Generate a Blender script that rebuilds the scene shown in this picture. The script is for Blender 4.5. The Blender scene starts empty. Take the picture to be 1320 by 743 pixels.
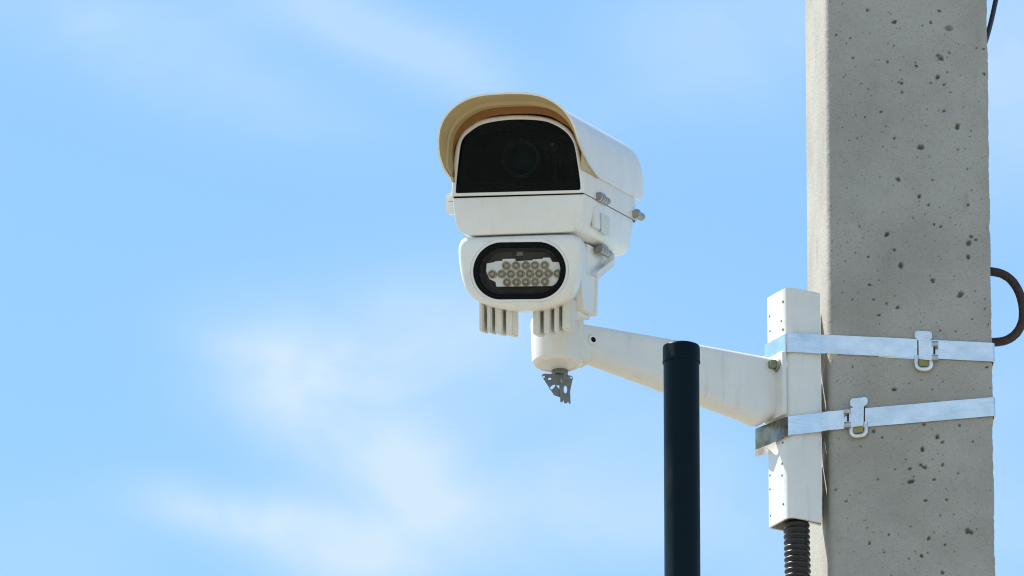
import bpy, bmesh, math, random
from mathutils import Vector, Matrix, noise
R_ = math.radians
random.seed(7)
sc = bpy.context.scene
COL = sc.collection

# ------------------------------------------------------------------ camera
PITCH = R_(20.0)
FPX = 16000.0                      # focal length in photo pixels (photo 1320 wide)
CAM = Vector((0, 0, 1.6))
AX_R = Vector((1, 0, 0))
AX_F = Vector((0, math.cos(PITCH), math.sin(PITCH)))
AX_U = Vector((0, -math.sin(PITCH), math.cos(PITCH)))
cd = bpy.data.cameras.new('camera')
cam = bpy.data.objects.new('camera', cd)
COL.objects.link(cam)
cam.location = CAM
cam.rotation_euler = (math.pi / 2 + PITCH, 0, 0)
cd.sensor_width = 36.0
cd.lens = FPX / 1320 * 36
cd.clip_start = 0.1
cd.clip_end = 5000
sc.camera = cam

# ------------------------------------------------------------------ world, sun, exposure
SUN_EL, SUN_PHI = 55.0, 62.0       # elevation; azimuth measured from straight ahead towards the left
sx, sy, sz = (-math.sin(R_(SUN_PHI)) * math.cos(R_(SUN_EL)), math.cos(R_(SUN_PHI)) * math.cos(R_(SUN_EL)), math.sin(R_(SUN_EL)))
SUN_STRENGTH = 4.6
SKY_STRENGTH = 0.107
EXPOSURE = 0.82
w = bpy.data.worlds.new('World')
sc.world = w
w.use_nodes = True
nt = w.node_tree
nt.nodes.clear()
def N(t, kind, **kw):
    n = t.nodes.new(kind)
    for k, v in kw.items():
        if k.startswith('i_'):
            n.inputs[k[2:]].default_value = v
        else:
            setattr(n, k, v)
    return n
def L(t, a, b):
    t.links.new(a, b)
def math_node(t, op, a, b=None, clamp=False):
    n = t.nodes.new('ShaderNodeMath'); n.operation = op; n.use_clamp = clamp
    for i, v in enumerate((a, b)):
        if v is None: continue
        if isinstance(v, (int, float)): n.inputs[i].default_value = v
        else: t.links.new(v, n.inputs[i])
    return n.outputs[0]
def smooth(t, v, lo, hi, a=0.0, b=1.0):
    n = t.nodes.new('ShaderNodeMapRange'); n.interpolation_type = 'SMOOTHSTEP'
    n.inputs['From Min'].default_value = lo; n.inputs['From Max'].default_value = hi
    n.inputs['To Min'].default_value = a; n.inputs['To Max'].default_value = b
    t.links.new(v, n.inputs['Value'])
    return n.outputs['Result']
sky = N(nt, 'ShaderNodeTexSky', sky_type='NISHITA', sun_disc=False)
sky.sun_elevation = R_(SUN_EL)
sky.sun_rotation = math.atan2(sx, sy)
sky.altitude = 0; sky.air_density = 1.0; sky.dust_density = 0.5; sky.ozone_density = 1.0
tc = N(nt, 'ShaderNodeTexCoord')
DIRV = tc.outputs['Generated']
def dotv(vec):
    n = nt.nodes.new('ShaderNodeVectorMath'); n.operation = 'DOT_PRODUCT'
    L(nt, DIRV, n.inputs[0]); n.inputs[1].default_value = tuple(vec)
    return n.outputs['Value']
def noise_dir(scale, detail, rough, dist, stretch=(1, 1, 1), rot=(0, 0, 0), off=(0, 0, 0)):
    m = N(nt, 'ShaderNodeMapping'); m.inputs['Scale'].default_value = stretch
    m.inputs['Rotation'].default_value = rot; m.inputs['Location'].default_value = off
    L(nt, DIRV, m.inputs['Vector'])
    n = N(nt, 'ShaderNodeTexNoise'); n.inputs['Scale'].default_value = scale
    n.inputs['Detail'].default_value = detail; n.inputs['Roughness'].default_value = rough
    n.inputs['Distortion'].default_value = dist
    L(nt, m.outputs['Vector'], n.inputs['Vector'])
    return n.outputs['Fac']
wisp = noise_dir(52, 5, 0.5, 0.5, (1, 1, 1.5), (0, R_(25), 0))
broad = noise_dir(3.2, 6, 0.55, 0.4, (1, 1, 2.6), (0, 0, 0), (3.1, 1.7, 0.4))
# soft cloud banks: (photo px, py of the heading, half sizes in px, tilt, strength)
BANKS = [(365, 500, 105, 80, 0, 0.42), (465, 545, 160, 75, -25, 0.50), (548, 612, 95, 58, -42, 0.62), (475, 425, 170, 80, 0, 0.32), (295, 658, 120, 34, -9, 0.46), (400, 688, 150, 46, -16, 0.42),
         (455, 735, 110, 45, 0, 0.42), (625, 500, 140, 130, 0, 0.24), (640, 690, 170, 90, 0, 0.20), (820, 580, 210, 160, 0, 0.22), (480, 42, 215, 46, -22, 0.42), (110, 25, 220, 60, -10, 0.30), (260, 110, 230, 55, -16, 0.18),
         (950, 55, 170, 95, 0, 0.34), (1310, 110, 110, 210, 0, 0.48), (1310, 680, 120, 200, 0, 0.30), (960, 700, 220, 90, 0, 0.24), (60, 730, 160, 90, 0, 0.16)]
tot = None
for px, py, ha, hb, tilt, st in BANKS:
    c = (AX_F * FPX + AX_R * (px - 660) - AX_U * (py - 371.5)).normalized()
    ct, sn = math.cos(R_(tilt)), math.sin(R_(tilt))
    e1 = AX_R * ct + AX_U * sn; e2 = AX_U * ct - AX_R * sn
    e1 = (e1 - c * e1.dot(c)).normalized(); e2 = (e2 - c * e2.dot(c)).normalized()
    a = math_node(nt, 'MULTIPLY', dotv(e1), FPX / ha)
    b = math_node(nt, 'MULTIPLY', dotv(e2), FPX / hb)
    r2 = math_node(nt, 'ADD', math_node(nt, 'MULTIPLY', a, a), math_node(nt, 'MULTIPLY', b, b))
    r2 = math_node(nt, 'ADD', r2, math_node(nt, 'MULTIPLY', math_node(nt, 'SUBTRACT', 1.0, dotv(c)), 50.0))
    r2 = math_node(nt, 'MAXIMUM', 0.0, math_node(nt, 'ADD', r2, math_node(nt, 'MULTIPLY', math_node(nt, 'SUBTRACT', wisp, 0.5), 1.9)))
    g = math_node(nt, 'POWER', 2.718, math_node(nt, 'MULTIPLY', r2, -1.0))
    g = math_node(nt, 'MULTIPLY', g, st)
    tot = g if tot is None else math_node(nt, 'ADD', tot, g)
wf = smooth(nt, wisp, 0.28, 0.72, 1.12, 0.75)
near = math_node(nt, 'MULTIPLY', tot, wf)
far_mask = math_node(nt, 'ADD', smooth(nt, dotv(AX_F), 0.90, 0.985, 0.12, 0.0), smooth(nt, dotv(Vector((-0.1, -1, 0.1))), 0.1, 0.75, 0.0, 0.65))  # cloud cover behind the viewer is added for white fill light
far = math_node(nt, 'MULTIPLY', smooth(nt, broad, 0.36, 0.60, 0.0, 0.9), far_mask)
cf = math_node(nt, 'MINIMUM', math_node(nt, 'ADD', near, far), 0.92)
mixw = N(nt, 'ShaderNodeMixRGB', blend_type='MIX')
L(nt, cf, mixw.inputs['Fac'])
tint = N(nt, 'ShaderNodeMixRGB', blend_type='MULTIPLY'); tint.inputs['Fac'].default_value = 1.0
L(nt, sky.outputs['Color'], tint.inputs['Color1']); tint.inputs['Color2'].default_value = (0.80, 1.02, 1.08, 1)
L(nt, tint.outputs['Color'], mixw.inputs['Color1'])
mixw.inputs['Color2'].default_value = (3.62, 4.48, 5.15, 1)
bg = N(nt, 'ShaderNodeBackground'); bg.inputs['Strength'].default_value = SKY_STRENGTH
L(nt, mixw.outputs['Color'], bg.inputs['Color'])
wo = N(nt, 'ShaderNodeOutputWorld')
L(nt, bg.outputs['Background'], wo.inputs['Surface'])

ld = bpy.data.lights.new('sun', 'SUN')
ld.energy = SUN_STRENGTH; ld.angle = R_(0.5); ld.color = (1.0, 0.95, 0.87)
sun = bpy.data.objects.new('sun', ld); COL.objects.link(sun)
sun.rotation_euler = Vector((-sx, -sy, -sz)).to_track_quat('-Z', 'Y').to_euler()
sun.location = (-20, 30, 40)
sc.view_settings.view_transform = 'Standard'
sc.view_settings.look = 'None'
sc.view_settings.exposure = EXPOSURE
sc.view_settings.gamma = 1
sc.view_settings.use_curve_mapping = False
sc.cycles.filter_width = 1.1
sc.cycles.max_bounces = 10
sc.cycles.transparent_max_bounces = 12

# ------------------------------------------------------------------ pixel helpers
def ray(px, py):
    return AX_F * FPX + AX_R * (px - 660.0) - AX_U * (py - 371.5)
def at(px, py, Y):                     # point of the plane y = Y seen at that pixel
    d = ray(px, py)
    return CAM + d * ((Y - CAM.y) / d.y)
MM = 0.001
Y0 = 16 * math.cos(PITCH)              # the pole's front face
ZC = 1.6 + 16 * math.sin(PITCH)

# ------------------------------------------------------------------ materials
def pmat(name, color, rough=0.5, metallic=0.0, noise_amt=0.06, nscale=30, bump=0.0, bscale=200, rough_var=0.1, coat=0.0, spec=0.5, streak=0.0, streak_col=(0.30, 0.26, 0.18)):
    m = bpy.data.materials.new(name); m.use_nodes = True
    t = m.node_tree; t.nodes.clear()
    out = N(t, 'ShaderNodeOutputMaterial'); p = N(t, 'ShaderNodeBsdfPrincipled')
    L(t, p.outputs[0], out.inputs['Surface'])
    g = N(t, 'ShaderNodeNewGeometry')
    nz = N(t, 'ShaderNodeTexNoise'); nz.inputs['Scale'].default_value = nscale; nz.inputs['Detail'].default_value = 6; nz.inputs['Roughness'].default_value = 0.62
    L(t, g.outputs['Position'], nz.inputs['Vector'])
    f = smooth(t, nz.outputs['Fac'], 0.3, 0.7)
    mx = N(t, 'ShaderNodeMixRGB', blend_type='MIX')
    L(t, f, mx.inputs['Fac'])
    mx.inputs['Color1'].default_value = tuple(c * (1 - noise_amt) for c in color) + (1,)
    mx.inputs['Color2'].default_value = tuple(min(1, c * (1 + noise_amt * .6)) for c in color) + (1,)
    colout = mx.outputs['Color']
    if streak > 0:
        mp = N(t, 'ShaderNodeMapping'); mp.inputs['Scale'].default_value = (1, 1, 0.12)
        L(t, g.outputs['Position'], mp.inputs['Vector'])
        n2 = N(t, 'ShaderNodeTexNoise'); n2.inputs['Scale'].default_value = 90; n2.inputs['Detail'].default_value = 5; n2.inputs['Roughness'].default_value = 0.6
        L(t, mp.outputs['Vector'], n2.inputs['Vector'])
        f2 = smooth(t, n2.outputs['Fac'], 0.52, 0.78, 0.0, streak)
        m2 = N(t, 'ShaderNodeMixRGB', blend_type='MIX')
        L(t, f2, m2.inputs['Fac']); L(t, colout, m2.inputs['Color1']); m2.inputs['Color2'].default_value = streak_col + (1,)
        n3 = N(t, 'ShaderNodeTexNoise'); n3.inputs['Scale'].default_value = 900; n3.inputs['Detail'].default_value = 2
        L(t, g.outputs['Position'], n3.inputs['Vector'])
        f3 = smooth(t, n3.outputs['Fac'], 0.68, 0.78, 0.0, streak * 1.6)
        m3 = N(t, 'ShaderNodeMixRGB', blend_type='MIX')
        L(t, f3, m3.inputs['Fac']); L(t, m2.outputs['Color'], m3.inputs['Color1']); m3.inputs['Color2'].default_value = streak_col + (1,)
        colout = m3.outputs['Color']
    L(t, colout, p.inputs['Base Color'])
    p.inputs['Metallic'].default_value = metallic
    p.inputs['Coat Weight'].default_value = coat
    p.inputs['Specular IOR Level'].default_value = spec
    L(t, smooth(t, nz.outputs['Fac'], 0.25, 0.75, max(0.03, rough - rough_var), min(1, rough + rough_var)), p.inputs['Roughness'])
    if bump > 0:
        nb = N(t, 'ShaderNodeTexNoise'); nb.inputs['Scale'].default_value = bscale; nb.inputs['Detail'].default_value = 4
        L(t, g.outputs['Position'], nb.inputs['Vector'])
        b = N(t, 'ShaderNodeBump'); b.inputs['Strength'].default_value = bump; b.inputs['Distance'].default_value = 0.001
        L(t, nb.outputs['Fac'], b.inputs['Height']); L(t, b.outputs['Normal'], p.inputs['Normal'])
    return m
M_white = pmat('white_paint', (0.81, 0.80, 0.765), 0.33, nscale=14, noise_amt=0.05, bump=0.05, bscale=900, streak=0.15, coat=0.08, rough_var=0.03)
M_mount = pmat('white_mount_paint', (0.77, 0.765, 0.74), 0.38, nscale=11, noise_amt=0.06, bump=0.08, bscale=700, streak=0.20, coat=0.05, rough_var=0.04)
M_cream = pmat('cream_plastic', (0.53, 0.415, 0.215), 0.5, nscale=20, noise_amt=0.08)
M_liner = pmat('tan_liner', (0.27, 0.115, 0.022), 0.55, nscale=20, noise_amt=0.08)
M_black = pmat('black_border', (0.003, 0.003, 0.004), 0.4, nscale=50, noise_amt=0.2, spec=0.10)
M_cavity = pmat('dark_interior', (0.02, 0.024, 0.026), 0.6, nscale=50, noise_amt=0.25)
M_lensmetal = pmat('lens_barrel_metal', (0.020, 0.023, 0.024), 0.45, metallic=0.3)
M_lensglass = pmat('lens_glass', (0.006, 0.018, 0.016), 0.30, noise_amt=0.2, rough_var=0.02, coat=0.0, spec=0.3)
M_steel = pmat('stainless_steel', (0.34, 0.33, 0.31), 0.34, metallic=1.0, nscale=120, noise_amt=0.15)
def galv_mat():
    m = pmat('galvanised_strap', (0.84, 0.845, 0.85), 0.22, metallic=1.0, nscale=26, noise_amt=0.10, rough_var=0.07)
    t = m.node_tree; p = [n for n in t.nodes if n.type == 'BSDF_PRINCIPLED'][0]
    g = [n for n in t.nodes if n.type == 'NEW_GEOMETRY'][0]
    def stretched(scale, sc3, det=5):
        mp = N(t, 'ShaderNodeMapping'); mp.inputs['Scale'].default_value = sc3
        L(t, g.outputs['Position'], mp.inputs['Vector'])
        n = N(t, 'ShaderNodeTexNoise'); n.inputs['Scale'].default_value = scale; n.inputs['Detail'].default_value = det; n.inputs['Roughness'].default_value = 0.65
        L(t, mp.outputs['Vector'], n.inputs['Vector']); return n.outputs['Fac']
    col = p.inputs['Base Color'].links[0].from_socket
    a = N(t, 'ShaderNodeMixRGB', blend_type='MIX'); L(t, smooth(t, stretched(42, (1, 1, 1.6)), 0.46, 0.74, 0, 0.28), a.inputs['Fac']); L(t, col, a.inputs['Color1']); a.inputs['Color2'].default_value = (0.46, 0.49, 0.53, 1)
    b = N(t, 'ShaderNodeMixRGB', blend_type='MIX'); L(t, smooth(t, stretched(400, (.06, .06, 1.2)), 0.56, 0.70, 0, 0.35), b.inputs['Fac']); L(t, a.outputs['Color'], b.inputs['Color1']); b.inputs['Color2'].default_value = (0.42, 0.44, 0.46, 1)
    c = N(t, 'ShaderNodeMixRGB', blend_type='MIX'); L(t, smooth(t, stretched(260, (1, 1, 1)), 0.72, 0.78, 0, 0.15), c.inputs['Fac']); L(t, b.outputs['Color'], c.inputs['Color1']); c.inputs['Color2'].default_value = (0.22, 0.22, 0.23, 1)
    L(t, c.outputs['Color'], p.inputs['Base Color'])
    bu = N(t, 'ShaderNodeBump'); bu.inputs['Strength'].default_value = 0.5; bu.inputs['Distance'].default_value = 0.003
    L(t, stretched(16, (1, 1, 1.0), 2), bu.inputs['Height']); L(t, bu.outputs['Normal'], p.inputs['Normal'])
    return m
M_galv = galv_mat()
M_buckle = pmat('zinc_buckle', (0.80, 0.80, 0.80), 0.28, metallic=0.95, nscale=60, noise_amt=0.12, bump=0.15, bscale=400, streak=0.10, streak_col=(0.36, 0.30, 0.14))
M_lug = pmat('grey_zinc_bolt', (0.50, 0.51, 0.53), 0.32, metallic=0.9, nscale=200, noise_amt=0.2)
M_brass = pmat('yellowed_zinc', (0.38, 0.31, 0.12), 0.45, metallic=0.7, nscale=150, noise_amt=0.2)
M_darkreflect = pmat('dark_reflection_band', (0.20, 0.19, 0.18), 0.28, metallic=1.0, nscale=70, noise_amt=0.5, rough_var=0.1)  # dark reflection painted into the strap's bend as a darker metal
M_darkgalv = pmat('dull_galvanised_plate', (0.19, 0.205, 0.21), 0.45, metallic=0.7, nscale=120, noise_amt=0.08, rough_var=0.05)
M_post = pmat('black_post_paint', (0.002, 0.009, 0.014), 0.42, nscale=25, noise_amt=0.2, bump=0.08, bscale=500, spec=0.11)
M_conduit = pmat('black_conduit_plastic', (0.022, 0.022, 0.022), 0.42, nscale=40, noise_amt=0.25)
M_cable = pmat('dark_blue_cable_sheath', (0.012, 0.022, 0.045), 0.4)
M_rust = pmat('rusty_rebar', (0.065, 0.040, 0.034), 0.7, metallic=0.2, nscale=160, noise_amt=0.45, bump=0.7, bscale=380)
M_bolt = pmat('olive_zinc_bolt', (0.22, 0.25, 0.15), 0.4, metallic=0.8, nscale=200, noise_amt=0.3)
M_board = pmat('white_circuit_board', (0.88, 0.87, 0.83), 0.4, nscale=150, noise_amt=0.06)
M_led = pmat('amber_grey_led_lens', (0.40, 0.355, 0.265), 0.18, metallic=0.35, nscale=300, noise_amt=0.3, coat=0.5, rough_var=0.05)
M_boardgrey = pmat('grey_lamp_interior', (0.055, 0.06, 0.06), 0.55, nscale=60, noise_amt=0.25)
M_mark = pmat('mark_grey', (0.33, 0.34, 0.33), 0.6)
M_screw = pmat('rusty_screw', (0.13, 0.09, 0.07), 0.6, metallic=0.4, nscale=300, noise_amt=0.3)
M_fin = pmat('white_fin_paint', (0.72, 0.71, 0.66), 0.45, nscale=30, noise_amt=0.08, streak=0.12)
M_sticker = pmat('faded_green_sticker', (0.70, 0.74, 0.67), 0.45, nscale=160, noise_amt=0.12)

def glass_mat(name, tint, gloss_rough=0.02, ior=1.4, dirt=0.02):
    m = bpy.data.materials.new(name); m.use_nodes = True
    t = m.node_tree; t.nodes.clear()
    out = N(t, 'ShaderNodeOutputMaterial')
    tr = N(t, 'ShaderNodeBsdfTransparent'); tr.inputs['Color'].default_value = tint + (1,)
    gl = N(t, 'ShaderNodeBsdfGlossy'); gl.inputs['Roughness'].default_value = gloss_rough
    fr = N(t, 'ShaderNodeFresnel'); fr.inputs['IOR'].default_value = ior
    mx = N(t, 'ShaderNodeMixShader')
    L(t, fr.outputs['Fac'], mx.inputs['Fac']); L(t, tr.outputs[0], mx.inputs[1]); L(t, gl.outputs[0], mx.inputs[2])
    df = N(t, 'ShaderNodeBsdfDiffuse'); df.inputs['Color'].default_value = (0.5, 0.5, 0.46, 1)
    g = N(t, 'ShaderNodeNewGeometry')
    nz = N(t, 'ShaderNodeTexNoise'); nz.inputs['Scale'].default_value = 45; nz.inputs['Detail'].default_value = 8; nz.inputs['Roughness'].default_value = 0.75
    L(t, g.outputs['Position'], nz.inputs['Vector'])
    m2 = N(t, 'ShaderNodeMixShader')
    L(t, smooth(t, nz.outputs['Fac'], 0.35, 0.8, 0.0, dirt), m2.inputs['Fac'])
    L(t, mx.outputs[0], m2.inputs[1]); L(t, df.outputs[0], m2.inputs[2]); L(t, m2.outputs[0], out.inputs['Surface'])
    return m
M_glass = glass_mat('dark_window_glass', (0.50, 0.66, 0.70), dirt=0.002, ior=1.19)
M_lampglass = glass_mat('lamp_cover_glass', (0.98, 0.98, 0.98), dirt=0.002, ior=1.16)

def concrete_mat():
    m = bpy.data.materials.new('pitted_concrete'); m.use_nodes = True
    t = m.node_tree; t.nodes.clear()
    out = N(t, 'ShaderNodeOutputMaterial'); p = N(t, 'ShaderNodeBsdfPrincipled'); L(t, p.outputs[0], out.inputs['Surface'])
    g = N(t, 'ShaderNodeNewGeometry')
    def nz(scale, detail, rough, sc3=(1, 1, 1)):
        mp = N(t, 'ShaderNodeMapping'); mp.inputs['Scale'].default_value = sc3
        L(t, g.outputs['Position'], mp.inputs['Vector'])
        n = N(t, 'ShaderNodeTexNoise'); n.inputs['Scale'].default_value = scale; n.inputs['Detail'].default_value = detail; n.inputs['Roughness'].default_value = rough
        L(t, mp.outputs['Vector'], n.inputs['Vector']); return n.outputs['Fac']
    def mix(f, c1, c2):
        x = N(t, 'ShaderNodeMixRGB', blend_type='MIX'); L(t, f, x.inputs['Fac'])
        for i, c in ((1, c1), (2, c2)):
            if isinstance(c, tuple): x.inputs[i].default_value = c + (1,)
            else: L(t, c, x.inputs[i])
        return x.outputs['Color']
    a = mix(smooth(t, nz(9, 8, 0.62), 0.32, 0.68), (0.355, 0.338, 0.302), (0.43, 0.412, 0.372))
    a = mix(smooth(t, nz(26, 6, 0.6, (1, 1, 0.5)), 0.55, 0.75, 0, 0.35), a, (0.22, 0.21, 0.185))
    a = mix(smooth(t, nz(16, 5, 0.6, (1, 1, 0.25)), 0.58, 0.78, 0, 0.5), a, (0.45, 0.44, 0.42))
    a = mix(smooth(t, nz(420, 3, 0.6), 0.54, 0.72, 0, 0.48), a, (0.16, 0.15, 0.13))
    a = mix(smooth(t, nz(300, 3, 0.7), 0.30, 0.40, 0.35, 0), a, (0.46, 0.45, 0.42))
    vo = N(t, 'ShaderNodeTexVoronoi'); vo.inputs['Scale'].default_value = 150; vo.inputs['Randomness'].default_value = 1.0
    L(t, g.outputs['Position'], vo.inputs['Vector'])
    sel = N(t, 'ShaderNodeSeparateColor'); L(t, vo.outputs['Color'], sel.inputs[0])
    rad = math_node(t, 'MULTIPLY', smooth(t, sel.outputs[0], 0.66, 1.0), 0.15)
    dd = math_node(t, 'SUBTRACT', rad, vo.outputs['Distance'])
    sp = smooth(t, dd, -0.02, 0.03)
    a = mix(math_node(t, 'MULTIPLY', sp, 0.45), a, (0.06, 0.057, 0.05))
    at_ = N(t, 'ShaderNodeAttribute'); at_.attribute_name = 'pit_dark'
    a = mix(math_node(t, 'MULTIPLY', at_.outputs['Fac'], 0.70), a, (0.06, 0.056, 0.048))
    L(t, a, p.inputs['Base Color']); p.inputs['Roughness'].default_value = 0.88; p.inputs['Specular IOR Level'].default_value = 0.25
    h = math_node(t, 'ADD', math_node(t, 'MULTIPLY', nz(700, 5, 0.65), 0.5), math_node(t, 'MULTIPLY', nz(150, 5, 0.6), 0.8))
    h = math_node(t, 'SUBTRACT', h, math_node(t, 'MULTIPLY', sp, 0.8))
    b = N(t, 'ShaderNodeBump'); b.inputs['Strength'].default_value = 1.0; b.inputs['Distance'].default_value = 0.0016
    L(t, h, b.inputs['Height']); L(t, b.outputs['Normal'], p.inputs['Normal'])
    return m
M_conc = concrete_mat()
def ground_mat():
    m = pmat('dry_grass_and_gravel', (0.28, 0.255, 0.20), 0.95, nscale=1.5, noise_amt=0.35, bump=0.8, bscale=9)
    return m
M_ground = ground_mat()

# ------------------------------------------------------------------ mesh helpers
def link(name, me, mat, parent=None):
    if mat is not None and len(me.materials) == 0: me.materials.append(mat)
    o = bpy.data.objects.new(name, me); COL.objects.link(o)
    if parent is not None: o.parent = parent
    return o
def finish(bm, name, mat, parent=None, angle=38, smooth_=True):
    bmesh.ops.recalc_face_normals(bm, faces=bm.faces[:])
    for f in bm.faces: f.smooth = smooth_
    th = R_(angle)
    for e in bm.edges:
        if len(e.link_faces) == 2 and e.calc_face_angle(0) > th: e.smooth = False
    me = bpy.data.meshes.new(name); bm.to_mesh(me); bm.free()
    return link(name, me, mat, parent)
def empty(name, label, cat, loc=(0, 0, 0), mat=None, group=None):
    o = bpy.data.objects.new(name, None); COL.objects.link(o)
    if mat is not None: o.matrix_world = mat
    else: o.location = loc
    o.empty_display_size = 0.05
    o['label'] = label; o['category'] = cat
    if group: o['group'] = group
    return o
def loft(bm, rings, cap0=True, cap1=True):
    vs = [[bm.verts.new(p) for p in r] for r in rings]
    n = len(rings[0])
    for a, b in zip(vs[:-1], vs[1:]):
        for i in range(n):
            bm.faces.new((a[i], a[(i + 1) % n], b[(i + 1) % n], b[i]))
    if cap0: bm.faces.new(list(reversed(vs[0])))
    if cap1: bm.faces.new(vs[-1])
    return vs
def box(bm, lo, hi, bev=0.0, M=None, seg=2):
    c = [(lo[i] + hi[i]) / 2 for i in range(3)]; s = [abs(hi[i] - lo[i]) for i in range(3)]
    r = bmesh.ops.create_cube(bm, size=1.0)
    for v in r['verts']:
        v.co = Vector((v.co.x * s[0] + c[0], v.co.y * s[1] + c[1], v.co.z * s[2] + c[2]))
    vs = r['verts']
    if bev > 0:
        es = list({e for v in vs for e in v.link_edges})
        out = bmesh.ops.bevel(bm, geom=es, offset=bev, segments=seg, profile=0.5, affect='EDGES')
        vs = list({v for f in out['faces'] for v in f.verts} | {v for v in vs if v.is_valid})
    if M is not None:
        for v in vs: v.co = M @ v.co
    return vs
def offset_poly(pts, d):                # inset (d>0) of a closed outline in 2D
    n = len(pts); out = []
    area = sum(pts[i][0] * pts[(i + 1) % n][1] - pts[(i + 1) % n][0] * pts[i][1] for i in range(n))
    sgn = 1 if area > 0 else -1
    for i in range(n):
        a, b, c = Vector(pts[i - 1]), Vector(pts[i]), Vector(pts[(i + 1) % n])
        t1 = (b - a).normalized(); t2 = (c - b).normalized()
        n1 = Vector((-t1.y, t1.x)) * sgn; n2 = Vector((-t2.y, t2.x)) * sgn
        m = (n1 + n2)
        m = m.normalized() if m.length > 1e-6 else n1
        k = min(1.6, 1 / max(0.3, m.dot(n1)))
        out.append((b.x + m.x * d * k, b.y + m.y * d * k))
    return out
def smooth_closed(pts, per=4):          # Catmull-Rom through a closed outline
    n = len(pts); out = []
    for i in range(n):
        p0, p1, p2, p3 = (Vector(pts[(i + k - 1) % n]) for k in range(4))
        for j in range(per):
            t = j / per
            q = 0.5 * ((2 * p1) + (p2 - p0) * t + (2 * p0 - 5 * p1 + 4 * p2 - p3) * t * t + (3 * p1 - p0 - 3 * p2 + p3) * t ** 3)
            out.append(tuple(q))
    return out
def catmull(pts, per=8):                # open path
    P = [Vector(p) for p in pts]; P = [P[0] * 2 - P[1]] + P + [P[-1] * 2 - P[-2]]
    out = []
    for i in range(1, len(P) - 2):
        for j in range(per):
            t = j / per
            p0, p1, p2, p3 = P[i - 1:i + 3]
            out.append(0.5 * ((2 * p1) + (p2 - p0) * t + (2 * p0 - 5 * p1 + 4 * p2 - p3) * t * t + (3 * p1 - p0 - 3 * p2 + p3) * t ** 3))
    out.append(P[-2]); return out
def round_poly(pts, rad, seg=4):        # closed polygon with every corner rounded (rad: number or list)
    n = len(pts); out = []
    for i in range(n):
        a, b, c = Vector(pts[i - 1]), Vector(pts[i]), Vector(pts[(i + 1) % n])
        r = rad[i] if isinstance(rad, (list, tuple)) else rad
        if r <= 0: out.append(tuple(b)); continue
        d1 = (a - b); d2 = (c - b)
        r = min(r, d1.length * .48, d2.length * .48)
        p = b + d1.normalized() * r; q = b + d2.normalized() * r
        for k in range(seg + 1):
            t = k / seg
            out.append(tuple((1 - t) ** 2 * p + 2 * t * (1 - t) * b + t * t * q))
    return out
def tube(bm, path, rad, n=14, cap=True):
    path = [Vector(p) for p in path]; rings = []
    up = Vector((0, 0, 1)); nrm = None
    for i, p in enumerate(path):
        d = (path[min(i + 1, len(path) - 1)] - path[max(i - 1, 0)]).normalized()
        if nrm is None:
            nrm = d.cross(up) if abs(d.dot(up)) < 0.95 else d.cross(Vector((1, 0, 0)))
        nrm = (nrm - d * nrm.dot(d)).normalized(); b = d.cross(nrm)
        r = rad(i) if callable(rad) else rad
        rings.append([p + nrm * (math.cos(2 * math.pi * k / n) * r) + b * (math.sin(2 * math.pi * k / n) * r) for k in range(n)])
    loft(bm, rings, cap, cap)
def lathe(bm, prof, M=None, n=48, cap=True):      # prof: (radius, height)
    rings = []
    for r, z in prof:
        ring = [Vector((r * math.cos(2 * math.pi * k / n), r * math.sin(2 * math.pi * k / n), z)) for k in range(n)]
        rings.append([M @ p for p in ring] if M is not None else ring)
    loft(bm, rings, cap, cap)
def plate2d(name, outlines, thick, mat, M, parent=None, bevel=0.0):   # flat plate with holes: first outline is the rim
    cu = bpy.data.curves.new(name, 'CURVE'); cu.dimensions = '2D'; cu.fill_mode = 'BOTH'
    cu.extrude = thick / 2 - bevel; cu.bevel_depth = bevel; cu.bevel_resolution = 1
    if bevel > 0: cu.offset = -bevel
    for o in outlines:
        s = cu.splines.new('POLY'); s.points.add(len(o) - 1); s.use_cyclic_u = True
        for i, p in enumerate(o): s.points[i].co = (p[0], p[1], 0, 1)
    ob = bpy.data.objects.new(name, cu); COL.objects.link(ob)
    dg = bpy.context.evaluated_depsgraph_get(); dg.update()
    me = bpy.data.meshes.new_from_object(ob.evaluated_get(dg))
    bpy.data.objects.remove(ob); bpy.data.curves.remove(cu)
    bm = bmesh.new(); bm.from_mesh(me); bpy.data.meshes.remove(me)
    bmesh.ops.remove_doubles(bm, verts=bm.verts[:], dist=1e-6)
    for v in bm.verts: v.co = M @ v.co
    return finish(bm, name, mat, parent, angle=30)
def circle(cx, cy, rx, ry=None, n=20, rot=0.0):
    ry = rx if ry is None else ry; out = []
    for k in range(n):
        a = 2 * math.pi * k / n; x, y = rx * math.cos(a), ry * math.sin(a)
        out.append((cx + x * math.cos(rot) - y * math.sin(rot), cy + x * math.sin(rot) + y * math.cos(rot)))
    return out

# ------------------------------------------------------------------ ground
bm = bmesh.new()
bmesh.ops.create_grid(bm, x_segments=60, y_segments=60, size=1500)
g = finish(bm, 'ground', M_ground); g['kind'] = 'structure'

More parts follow.
